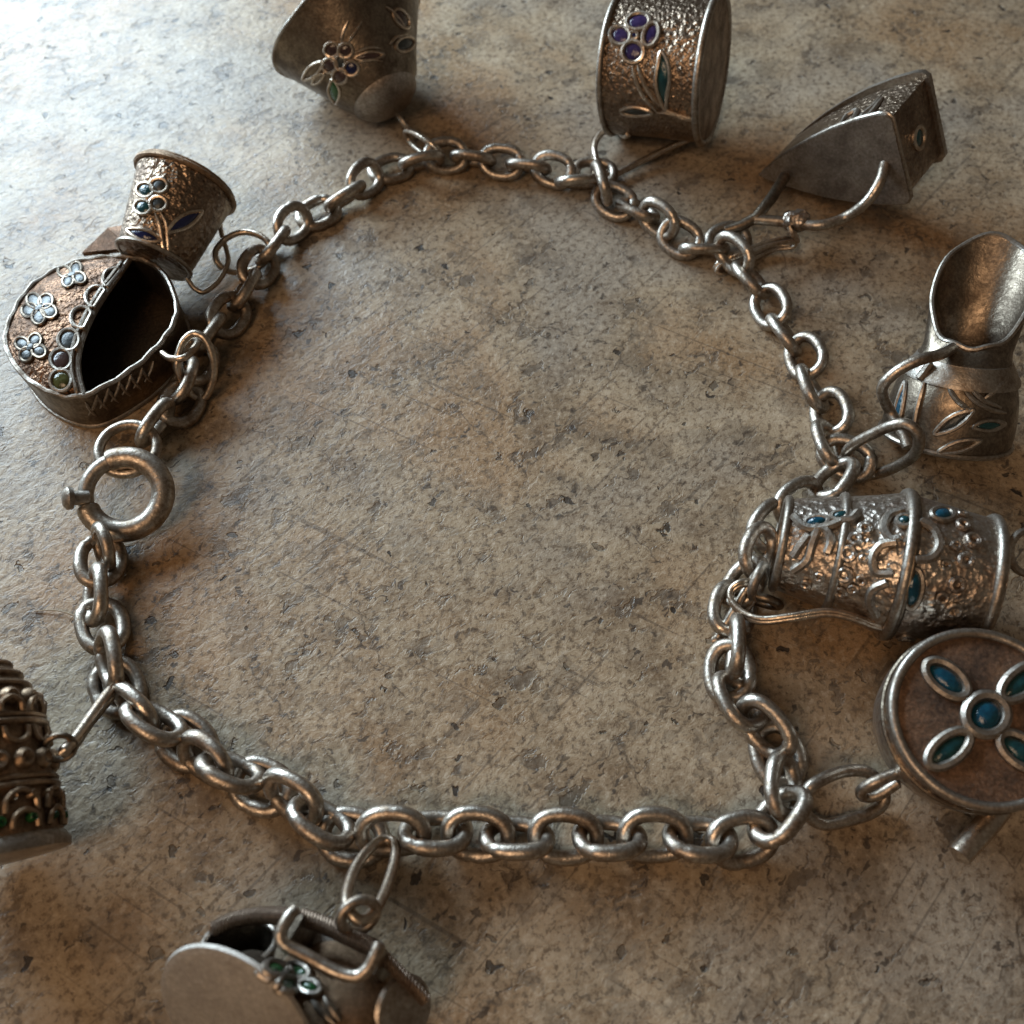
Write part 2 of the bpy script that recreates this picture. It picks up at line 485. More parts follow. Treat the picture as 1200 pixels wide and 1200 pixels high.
def chain():
    pts = []
    for (x, y, roll, dz) in LINKS:
        z = LINK_R+(LINK_W/2-LINK_R)*abs(math.sin(math.radians(roll)))+dz
        pts.append(P(x, y, z))
    n = len(pts)
    for i, (x, y, roll, dz) in enumerate(LINKS):
        d = pts[min(i+1, n-1)]-pts[max(i-1, 0)]
        if i in YAW: d = np.array([YAW[i][0], YAW[i][1], 0.0])
        d = unit([d[0], d[1], d[2]*0.4])
        side = unit([d[1], -d[0], 0])
        if np.dot(side[:2], CAM[:2]-pts[i][:2]) < 0: side = -side
        a = math.radians(roll+RNG.uniform(-4, 4))
        upv = np.cross(d, side); upv = upv if upv[2] > 0 else -upv
        nrm = upv*math.cos(a)+side*math.sin(a)
        yv = np.cross(nrm, d)
        ob = bpy.data.objects.new('chain_link', LM[i % len(LM)]); COL.objects.link(ob)
        mt = Matrix(((d[0], yv[0], nrm[0], 0), (d[1], yv[1], nrm[1], 0), (d[2], yv[2], nrm[2], 0), (0, 0, 0, 1)))
        ob.parent = bracelet.e
        ob.matrix_local = Matrix.Translation(Vector((pts[i]-bracelet.o)*U)) @ mt
chain()

# spring ring clasp: a thick hollow ring with a gap, thumb knob, tail ring, plus the plain end ring
def clasp():
    c = P(146, 579, 3.0); ax = unit([0.10, -0.36, 0.93])
    a, x, y = frame(ax, [1, 0, 0])
    R = 3.25
    def pt(t): return c+R*(x*math.cos(t)+y*math.sin(t))
    t0, t1 = math.radians(-158), math.radians(118)
    ts = np.linspace(t0, t1, 60)
    body = bracelet.add('spring_ring_clasp', tube([pt(t) for t in ts], [0.98 if i not in (0, 59) else 0.9 for i in range(60)], False, 20), 'chain')
    ts = np.linspace(math.radians(112), math.radians(206), 24)
    bracelet.add('spring_bolt', tube([pt(t) for t in ts], 0.66, False, 16), 'silver', body)
    kt = math.radians(190); kc = pt(kt)
    rad = unit(kc-c)
    bracelet.add('thumb_knob', lathe(kc-rad*0.4+a*0.5, rad+a*0.6, [(0, 0), (0, 0.62), (1.2, 0.62), (1.3, 0.95), (1.7, 1.0), (2.0, 0.7), (2.1, 0)], 24), 'silver', body)
    e = P(150, 526, 3.5)
    bracelet.add('end_ring', tube(circle3(e, unit([0.06, -0.12, 0.98]), 2.5, 44), 0.46, True, 14), 'chain')
    tl = P(112, 640, 2.2)
    bracelet.add('tail_ring', tube(circle3(P(121, 641, 2.3), unit([-0.75, -0.45, 0.35]), 1.75, 36), 0.5, True, 14), 'chain', body)
clasp()
# ------------------------------------------------------------------ charms
def floor_point(*pts):
    p = np.mean(np.array(pts), 0); return np.array([p[0], p[1], 0.0])
def cup_profile(L, r0, r1, t=0.35, base=0.0, bulge=0.0):
    """closed end at s=0 (radius r0), open end at s=L (radius r1), real wall thickness"""
    out = [(0, 0), (0, r0*0.6), (0.02, r0-0.25), (0.22, r0)]
    for k in (0.15, 0.3, 0.5, 0.7, 0.85): out.append((L*k, r0+(r1-r0)*k+bulge*math.sin(math.pi*k)))
    out += [(L-0.1, r1), (L, r1-t*0.3), (L-0.05, r1-t)]
    for k in (0.7, 0.4): out.append((L*k, r0+(r1-r0)*k+bulge*math.sin(math.pi*k)-t))
    out += [(0.6, r0-t), (0.5, 0)]
    return out

# --- flared bell cup lying on its side (top of the picture)
def bell_cup():
    A = P(452, 114, 4.4); B = P(407, 34, 8.4); ax = B-A; L = np.linalg.norm(ax)
    t = Thing('bell_charm', 'flared silver bell cup charm with a wire flower and green leaf, mouth turned away', 'charm', floor_point(A, B), 'charms hanging from the bracelet')
    wob = lambda th, s: 1+0.05*max(0, s/L-0.25)*math.cos(4*th+0.6)+0.012*math.sin(9*th)*max(0, s/L-0.6)
    prof = [(-1.5, 0), (-1.45, 1.2), (-1.25, 2.3), (-0.8, 3.2), (-0.1, 3.85), (0.6, 4.2)]
    for k in (0.15, 0.3, 0.5, 0.7, 0.85, 0.97): prof.append((L*k, 4.3+4.9*k**1.1))
    prof += [(L, 9.25), (L+0.05, 8.9), (L*0.8, 7.7), (L*0.4, 5.2), (0.8, 3.6), (0.0, 0)]
    g = lathe(A, ax, prof, 72, [0, 0, 1], wob); tr = bvh(g)
    t.add('body', g, 'dark')
    a, x, y = frame(ax, [0, 0, 1])
    t.add('rim', tube([A+a*(L+0.02)+9.15*wob(q, L)*(x*math.cos(q)+y*math.sin(q)) for q in np.linspace(0, 2*math.pi, 80, endpoint=False)], 0.24, True, 8), 'silver')
    t.add('base_cap', lathe(A, ax, [(-1.62, 0), (-1.55, 1.2), (-1.35, 2.4), (-0.88, 3.35), (-0.15, 4.0), (0.1, 4.08), (0.0, 3.9)], 48), 'grey', label='smooth grey rounded base')
    for (cx, cy), m in (((389, 58), 'plum'), ((405, 59), 'plum'), ((387, 76), 'plum'), ((412, 80), 'navy'), ((399, 89), 'plum'), ((399, 73), 'slate')):
        cell(t, 'petal', ell(cx, cy, 8.5 if cx != 399 or cy == 89 else 6, 8.5), tr, m, 0.19)
    cell(t, 'leaf', leafpts(390, 93, 394, 121, 6.5), tr, 'green', 0.18)
    cell(t, 'leaf', leafpts(379, 72, 355, 93, 6), tr, None, 0.18)
    cell(t, 'leaf', leafpts(416, 68, 450, 64, 5), tr, 'plum', 0.16)
    cell(t, 'leaf', leafpts(380, 86, 366, 98, 4), tr, None, 0.15)
    wires(t, 'stamen', [[(400, 50), (402, 38), (408, 24)], [(408, 50), (416, 38), (424, 25)], [(415, 62), (432, 56), (446, 57)], [(418, 74), (434, 70), (448, 72)]], tr, 0.17)
    cell(t, 'petal', ell(470, 22, 7, 13, -35), tr, 'plum', 0.2)
    cell(t, 'petal', ell(474, 52, 11, 8, -25), tr, 'slate', 0.2)
    wires(t, 'stamen', [[(452, 8), (462, 16), (476, 34)], [(456, 52), (464, 44), (478, 40)]], tr, 0.18)
    c = P(474, 146, 2.4)
    t.add('loop', tube(circle3(c, [1, 0.5, 0.5], 1.25, 28), 0.3, True, 8), 'silver')
    t.add('jump_ring', tube(pw([(476, 153, 2.4), (490, 158, 3.2), (507, 170, 3.0), (518, 181, 1.8), (512, 186, 1.0), (494, 178, 0.9), (479, 164, 1.0)], 8, True), 0.36, True, 10), 'wire')
bell_cup()

# --- round mug lying on its side
def drum_mug():
    A = P(724, 77, 7.4); B = P(836, 83, 9.2); ax = B-A; L = np.linalg.norm(ax); R0, R1 = 7.15, 7.5
    t = Thing('mug_charm', 'hammered silver mug charm with purple enamel flower, lying on its side', 'charm', floor_point(A, B), 'charms hanging from the bracelet')
    g = lathe(A, ax, [(0.4, 0), (0.4, R0-0.45), (0, R0-0.4), (0, R0), (0.3, R0+0.02), (L*0.25, R0+0.1), (L*0.5, R0+0.15), (L*0.75, R0+0.25), (L-0.3, R1-0.05), (L, R1-0.1), (L, 0)], 80)
    tr = bvh(g); t.add('body', g, 'hammer')
    t.add('rim', tube(circle3(A+unit(ax)*0.1, ax, R0+0.1, 64), 0.34, True, 10), 'silver')
    t.add('base_rim', tube(circle3(B-unit(ax)*0.15, ax, R1+0.05, 64), 0.42, True, 10), 'silver')
    t.add('base_disc', lathe(B+unit(ax)*0.06, ax, [(-0.3, R1-0.3), (0.0, R1-0.35), (0.05, R1*0.5), (0.05, 0)], 56), 'brown', label='flat brown base disc')
    for (cx, cy, a, b, an), m in (((727, 42, 12, 10.5, 20), 'purple'), ((742, 61, 12.5, 12.5, 0), 'purple'), ((748, 26, 14, 9.5, -10), 'purple'), ((763, 41, 8.5, 14, 20), 'purple')):
        cell(t, 'petal', ell(cx, cy, a, b, an), tr, m, 0.26)
    cell(t, 'flower_centre', ell(743, 42, 4.5, 4.5), tr, 'navy', 0.2)
    wires(t, 'stem', [[(741, 74), (745, 92), (754, 112), (770, 131)], [(747, 73), (752, 90), (762, 110), (778, 127)], [(770, 131), (785, 132), (800, 137), (814, 142)], [(778, 127), (792, 133), (806, 137), (815, 140)]], tr, 0.25)
    cell(t, 'leaf', [(775, 61), (783, 74), (785, 92), (782, 110), (780, 127), (772, 112), (769, 95), (771, 78)], tr, 'teal', 0.24)
    cell(t, 'leaf', [(728, 129), (742, 125), (758, 128), (764, 133), (748, 135), (734, 134)], tr, 'slate', 0.22)
    t.add('handle', tube(pw([(737, 157, 3.0), (732, 159, 2.2), (727, 155, 1.8), (715, 152, 1.7), (704, 157, 1.8), (697, 170, 2.0), (698, 184, 2.0), (706, 200, 1.4), (716, 206, 0.9), (724, 203, 0.8), (748, 191, 1.0), (784, 173, 1.8), (812, 161, 2.6), (822, 156, 3.4)], 6), 0.37, False, 10), 'wire')
drum_mug()

# --- flat iron lying on its side
def iron():
    X = view_vec(985, 190, 0.85, 0.10, -0.52); Nn = view_vec(985, 190, 0.46, 0.52, 0.72)
    Nn = unit(Nn-X*np.dot(Nn, X)); W = np.cross(Nn, X); W = W if W[2] > 0 else -W
    tip = P(891, 204, 1.6); Lx, wd = 16.6, 9.4
    mid = tip+X*Lx; bb = mid-W*wd/2; bt = mid+W*wd/2
    t = Thing('flat_iron_charm', 'dark silver flat iron charm on its side, rod handle soldered to its top plate', 'charm', floor_point(tip, bb, bt), 'charms hanging from the bracelet')
    def outline(k, grow=0.0):
        pts = []
        half = wd/2*k+grow
        s = lambda u: half*(1-(1-u)**1.9)
        us = [0, 0.06, 0.16, 0.3, 0.45, 0.62, 0.8, 0.94]
        up_ = [(u*Lx, s(u)) for u in us]+[(Lx*0.99, half*0.97), (Lx+grow, half*0.86)]
        dn = [(x, -y) for x, y in reversed(up_) if y > 0]
        return up_+dn
    def prism(k, n0, n1, grow=0.0, grow1=None):
        V, Fs = [], []; o0 = outline(k, grow); o1 = outline(k, grow if grow1 is None else grow1); n = len(o0)
        for o, nn in ((o0, n0), (o1, n1)):
            for x, y in o: V.append(tip+X*x+W*y+Nn*nn)
        for i in range(n): j = (i+1) % n; Fs.append((i, j, n+j, n+i))
        Fs.append(tuple(range(n))); Fs.append(tuple(reversed(range(n, 2*n))))
        return V, Fs
    T = 7.8
    body = prism(0.92, 0.2, T, -0.05); tr = bvh(body)
    t.add('body', body, 'hammer')
    top = t.add('top_plate', prism(1.0, -0.35, 0.35, 0.25), 'grey', label='smooth grey pointed top plate')
    t.add('sole_plate', prism(1.0, T-0.3, T+0.35, 0.35), 'silver')
    e0 = [tip+X*x+W*y+Nn*-0.05 for x, y in outline(1.0, 0.3)]
    t.add('plate_edge', tube(e0, 0.2, True, 7), 'silver', top)
    # hole in the back wall with a little collar, and a dark plug
    bc = tip+X*(Lx+0.0)+Nn*(T*0.52)+W*(-0.2)
    hr = t.add('vent_ring', tube(circle3(bc+X*0.0, X, 1.05, 28), 0.26, True, 8), 'wire')
    t.add('enamel', lathe(bc, X, [(-0.1, 0.95), (0.08, 0.7), (0.1, 0)], 24), 'teal', hr)
    scr = [[(958, 162), (966, 152), (978, 146), (972, 158), (962, 161)], [(978, 160), (986, 150), (998, 140), (1006, 128)], [(985, 158), (996, 147), (1008, 130)], [(966, 170), (978, 158), (990, 150)]]
    wires(t, 'scroll', [[(x+27, y-15) for x, y in l] for l in scr], tr, 0.3, 'silver')
    hp = [tip+X*3.2+Nn*-0.2+W*-0.5]
    t.add('handle_post', tube(np.array([hp[0], P(905, 231, 4.6), P(886, 255, 3.4), P(868, 265, 2.6), P(850, 270, 2.2)]), [0.62, 0.62, 0.6, 0.6, 0.5], False, 12), 'dark')
    def on_plate(px, py, d):                          # a spot d in front of the top plate
        v = ray(px, py); k = np.dot(tip-Nn*d-CAM, Nn)/np.dot(v, Nn); return CAM+v*k
    ha = on_plate(1037, 192, 0.1)
    path = [P(884, 257, 3.3), P(908, 259, 3.4), P(935, 262, 3.6), P(962, 264, 4.2), on_plate(990, 255, 4.2), on_plate(1015, 237, 3.4), on_plate(1031, 213, 2.0), ha]
    t.add('handle', tube(catmull(path, False, 7), 0.56, False, 12), 'chain')
    rs = np.random.RandomState(3)
    c = P(930, 258, 3.6)
    g = lathe(c-np.array([1.3, 0, 0]), [1, -0.1, 0.05], [(0, 0), (0.2, 0.7), (0.7, 1.05), (1.2, 0.95), (1.7, 1.12), (2.3, 1.0), (2.8, 0.7), (3.0, 0)], 22)
    g = ([np.array(p)+rs.uniform(-0.15, 0.15, 3) for p in g[0]], g[1])
    t.add('solder_lump', g, 'gran', label='rough lump of solder')
    c2 = P(890, 254, 3.3)
    g = lathe(c2-np.array([0.6, 0, 0]), [1, -0.2, 0], [(0, 0), (0.15, 0.5), (0.6, 0.72), (1.1, 0.55), (1.3, 0)], 16)
    g = ([np.array(p)+rs.uniform(-0.09, 0.09, 3) for p in g[0]], g[1])
    t.add('solder_lump', g, 'gran')
    t.add('loop', tube(circle3(P(928, 270, 2.4), [0.75, 0.1, 0.55], 1.35, 30), 0.27, True, 8), 'wire')
    for dx in (0, 3.6):
        t.add('jump_ring', tube(pw([(926+dx, 279+dx, 2.1), (898+dx, 284+dx, 2.6), (866+dx, 296+dx, 2.3), (845+dx*0.5, 305+dx, 1.5), (838+dx*0.5, 314+dx, 0.8), (846+dx*0.5, 317+dx, 0.5), (875+dx, 302+dx, 0.6), (905+dx, 289+dx, 0.8), (926+dx, 286+dx, 1.3)], 6, True), 0.23, True, 8), 'wire')
iron()

# --- standing jug with a tall open lip
def jug():
    c0 = P(1106, 514, 1.5); nk = P(1131, 418, 8.0); a = unit(nk-c0); H = np.linalg.norm(nk-c0)
    t = Thing('jug_charm', 'standing silver jug charm with tall open lip and bent wire handle', 'charm', [c0[0], c0[1], 0], 'charms hanging from the bracelet')
    n = 56
    sp = np.array([0.42, 0.9, 0.0]); sp = unit(sp-a*np.dot(sp, a)); sw = np.cross(a, sp)
    rings = []
    QS = np.linspace(0, 2*math.pi, n, endpoint=False)
    def ring(z, r, off=0.0): return [c0+a*z+sp*(r*math.cos(q)+off)+sw*r*math.sin(q) for q in QS]
    body = [(0.05, 5.3), (0.35, 5.6), (1.5, 5.6), (H*.4, 5.45), (H*.6, 5.15), (H*.8, 4.6), (H*.92, 4.1), (H, 3.8)]
    for z, r in body: rings.append(ring(z, r))
    # the lip: low at the handle side, rising to a tall spout at the far side
    def lip(k, inset=0.0, zoff=0.0):
        out = []
        for q in QS:
            f = (math.cos(q)+1)/2                        # 1 towards the spout
            r = 3.8+k*(-0.3+2.1*f**1.6)-inset
            z = H+k*(1.2+8.4*f**1.5)+zoff+0.14*k*math.sin(7*q+1)
            out.append(c0+a*z+sp*(r*math.cos(q)+k*1.2)+sw*(r*0.94*math.sin(q)))
        return out
    for k in (0.2, 0.4, 0.6, 0.8, 1.0): rings.append(lip(k))
    rim = lip(1.0, 0.15, 0.1)
    for k in (1.0, 0.8, 0.6, 0.4, 0.2): rings.append(lip(k, 0.34))
    for z, r in ((H*.92, 3.6), (H*.7, 4.5), (3.0, 5.0), (0.8, 5.1)): rings.append(ring(z, r))
    V, Fs = [], []
    for r in rings: V += r
    for i in range(len(rings)-1):
        for k in range(n): l = (k+1) % n; Fs.append((i*n+k, i*n+l, (i+1)*n+l, (i+1)*n+k))
    Fs.append(tuple(range(n))); Fs.append(tuple(range((len(rings)-1)*n, len(rings)*n)))
    tr = bvh((V, Fs)); t.add('body', (V, Fs), 'dark')
    t.add('rim', tube(rim, 0.24, True, 8), 'silver')
    t.add('collar', lathe(c0, a, [(H*.76, 4.7), (H*.77, 4.95), (H*.81, 4.9), (H*.93, 4.25), (H*1.0, 3.95), (H*1.0, 3.8)], 56), 'silver', label='paler collar band round the neck')
    t.add('base_rim', tube(circle3(c0+a*0.3, a, 5.6, 56), 0.26, True, 8), 'silver')
    cell(t, 'leaf', [(1062, 448), (1060, 470), (1053, 498), (1047, 503), (1050, 480), (1056, 460)], tr, 'blue', 0.2, 'silver')
    wires(t, 'stem', [[(1085, 445), (1079, 465), (1073, 492), (1072, 520)], [(1128, 455), (1142, 470), (1160, 480), (1178, 484)], [(1150, 470), (1164, 458), (1180, 444)],
                      [(1135, 452), (1150, 468), (1172, 478)], [(1110, 452), (1122, 470), (1136, 480)]], tr, 0.24, 'silver')
    cell(t, 'leaf', leafpts(1096, 508, 1140, 481, 7), tr, 'slate', 0.22, 'silver')
    cell(t, 'leaf', leafpts(1100, 530, 1148, 516, 6), tr, None, 0.2, 'silver')
    cell(t, 'leaf', leafpts(1140, 500, 1176, 497, 6), tr, 'teal', 0.2, 'silver')
    t.add('handle', tube(pw([(1116, 408, 10.0), (1100, 416, 10.6), (1080, 421, 10.8), (1056, 432, 10.0), (1038, 447, 8.8), (1034, 460, 7.6), (1042, 480, 5.6), (1052, 497, 5.2), (1060, 512, 5.0), (1064, 524, 4.8)], 7), 0.5, False, 12), 'chain')
    t.add('handle_tip', tube(pw([(1090, 425, 9.2), (1084, 434, 8.6), (1077, 443, 8.0)], 5), 0.36, False, 8), 'silver')
    t.add('jump_ring', tube(pw([(1000, 541, 1.6), (992, 531, 2.4), (1003, 519, 4.0), (1028, 506, 6.2), (1048, 498, 7.8), (1064, 498, 8.4), (1077, 512, 7.8), (1072, 532, 5.8), (1052, 546, 3.4), (1028, 555, 0.9), (1008, 556, 0.7)], 7, True), 0.5, True, 12), 'chain')
jug()

# --- milk churn lying on its side
def churn():
    A = P(915, 637, 4.6); B = P(1160, 682, 6.2); ax = unit(B-A); L = np.linalg.norm(B-A)
    t = Thing('churn_charm', 'granulated silver churn charm banded with wire and blue enamel drops, lying on its side', 'charm', floor_point(A, B), 'charms hanging from the bracelet')
    k = lambda s: s*L
    prof = [(0.2, 0), (0.2, 3.2), (0, 3.4), (0.1, 3.75), (k(.1), 4.1), (k(.2), 4.45), (k(.3), 4.8), (k(.42), 5.25), (k(.50), 5.6), (k(.555), 5.75), (k(.62), 5.65), (k(.75), 5.35), (k(.88), 5.05), (k(.97), 4.9),
            (L, 4.75), (L, 4.3), (k(.9), 4.2), (k(.7), 4.4), (k(.68), 0)]
    g = lathe(A, ax, prof, 80); tr = bvh(g); t.add('body', g, 'gran')
    def band(s, r, w, mat='silver', nm='band'):
        t.add(nm, tube(circle3(A+ax*k(s), ax, r, 64), w, True, 10), mat)
    band(0.0, 3.72, 0.34, 'silver', 'rim'); band(.265, 4.72, 0.36); band(.555, 5.76, 0.44); band(.575, 5.8, 0.3, 'dark'); band(.965, 4.92, 0.42, 'silver', 'rim')
    for (cx, cy, a, b, an), m in (((1069, 689, 11, 23, 8), 'blue'), ((1104, 604, 13, 7, 5), 'blue'), ((957, 612, 14, 6, -6), 'blue'), ((986, 605, 12, 5, -8), 'teal'), ((1060, 611, 9, 6, 0), 'teal'), ((1062, 752, 12, 8, 10), 'teal')):
        cell(t, 'enamel_drop', ell(cx, cy, a, b, an), tr, m, 0.24, 'silver', dome=0.42)
    arcs = [[(1078, 612), (1094, 622), (1100, 640), (1090, 654), (1072, 656)], [(1050, 636), (1032, 640), (1023, 654), (1027, 670), (1046, 672)], [(1058, 600), (1042, 606), (1036, 620), (1044, 632), (1054, 632)],
            [(1040, 682), (1024, 690), (1020, 704), (1028, 720)], [(930, 606), (940, 616), (952, 620), (970, 618), (986, 612)], [(956, 618), (968, 622), (974, 634), (970, 648)], [(958, 622), (952, 638), (946, 656), (930, 668)], [(948, 628), (938, 640), (930, 652)], [(986, 612), (998, 610), (1006, 602)]]
    for a in arcs:
        g2 = wire_on(a, tr, 0.36, 0.18, sub=9)
        if g2: t.add('scroll_wire', g2, 'silver')
    def donut(cx, cy, rr=8):
        h = hit(cx, cy, tr)
        if h is None: return
        c, nn = h; r = rr/S(c)*0.78
        d = t.add('granule', tube(circle3(c+nn*0.12, nn, r, 18), r*0.55, True, 8), 'gran')
    for cx, cy, rr in ((1128, 616, 8), (1140, 634, 9), (1131, 657, 9), (1121, 685, 9), (1117, 714, 9), (1014, 620, 8), (1002, 632, 8), (994, 649, 9), (990, 673, 9), (985, 693, 7), (1000, 690, 6), (1120, 640, 6), (1108, 662, 6), (1104, 700, 7), (1012, 655, 5), (1010, 680, 6), (1128, 603, 6), (960, 676, 6), (945, 684, 6)):
        donut(cx, cy, rr)
    hp = [(1036, 733, 5.0), (1022, 730, 5.2), (1000, 722, 5.6), (968, 716, 5.6), (925, 722, 5.0), (892, 725, 4.2), (870, 717, 3.6), (857, 703, 3.4), (857, 690, 3.6), (868, 682, 4.0), (882, 681, 3.8)]
    for d in (0, 1):
        t.add('handle', tube(pw([(x+d*1.0, y+d*3.6, z-d*0.15) for x, y, z in hp], 6), 0.27, False, 9), 'wire')
    t.add('end_loop', tube(circle3(P(889, 681, 3.6), [0.8, -0.5, 0.2], 1.35, 28), 0.4, True, 10), 'silver')
    t.add('end_loop', tube(circle3(P(895, 704, 2.0), [0.3, 0.8, 0.3], 1.3, 28), 0.38, True, 10), 'dark')
    t.add('jump_ring', tube(pw([(893, 668, 4.6), (880, 682, 3.6), (862, 712, 2.4), (842, 745, 0.6), (838, 750, 0.5), (850, 746, 0.5), (872, 716, 1.2), (890, 690, 2.6)], 6, True), 0.36, True, 9), 'chain')
    t.add('end_ring', tube(circle3(B+ax*0.7+np.array([0.9, 1.0, 3.2]), [0.3, -0.5, 0.8], 1.6, 28), 0.3, True, 8), 'silver')
churn()

# --- round pot turned face-up to the viewer, flower cross on its lid
def pot():
    Fc = P(1151, 841, 8.0); v = ray(1151, 841)
    ax = view_vec(1151, 841, 0.36, 0.14, -0.92)           # lid normal
    R = 104/S(Fc); H = 6.0
    t = Thing('pot_charm', 'round lidded pot charm with four blue enamel petals on its copper lid', 'charm', floor_point(Fc-ax*H, Fc), 'charms hanging from the bracelet')
    g = lathe(Fc-ax*H, ax, [(0, 0), (0, R*0.86), (0.4, R*0.95), (H*0.5, R*1.02), (H-0.5, R*0.98), (H-0.1, R*0.97), (H-0.15, R*0.9), (H-0.3, 0)], 72)
    t.add('body', g, 'gran')
    lid = lathe(Fc, ax, [(-0.35, R*0.95), (0.02, R*0.93), (0.10, R*0.7), (0.16, R*0.35), (0.18, 0)], 72); tr = bvh(lid)
    lo = t.add('lid', lid, 'rust', label='worn copper lid')
    t.add('rim', tube(circle3(Fc+ax*0.05, ax, R*0.97, 72), 0.36, True, 10), 'silver')
    t.add('band', tube(circle3(Fc-ax*1.5, ax, R*1.01, 72), 0.2, True, 8), 'dark')
    for (cx, cy, an), m in (((1108, 796, 38), 'blue'), ((1111, 878, -38), 'teal'), ((1196, 800, -38), 'teal'), ((1194, 880, 38), 'teal')):
        cell(t, 'petal', ell(cx, cy, 29, 15, an), tr, None, 0.34, 'silver', parent=lo)
        f = fill_on(ell(cx+1, cy, 24, 11.5, an), tr, 0.0, 0.36)
        if f: t.add('enamel', f, m, lo)
    cell(t, 'flower_centre', ell(1154, 838, 24, 23), tr, None, 0.4, 'silver', parent=lo)
    f = fill_on(ell(1156, 838, 18, 18), tr, 0.05, 0.5)
    if f: t.add('enamel', f, 'blue', lo)
    t.add('foot', tube(np.array([P(1124, 1003, 2.6), P(1140, 985, 2.8), P(1160, 962, 3.0), P(1172, 946, 3.2)]), [0.82, 0.86, 0.86, 0.86], False, 16), 'wire', label='bright silver rod foot')
    t.add('loop', tube(pw([(1058, 905, 3.6), (1044, 909, 3.8), (1022, 918, 3.4), (1009, 927, 2.4), (1013, 934, 1.4), (1030, 931, 1.6), (1052, 917, 2.4)], 7), 0.42, False, 10), 'chain')
    t.add('jump_ring', tube(pw([(944, 930, 2.6), (955, 918, 3.0), (985, 905, 2.4), (1014, 904, 2.0), (1031, 918, 1.5), (1036, 938, 0.9), (1022, 952, 0.6), (995, 961, 0.5), (966, 966, 0.5), (947, 957, 0.9), (940, 943, 1.8)], 7, True), 0.46, True, 12), 'chain')
pot()

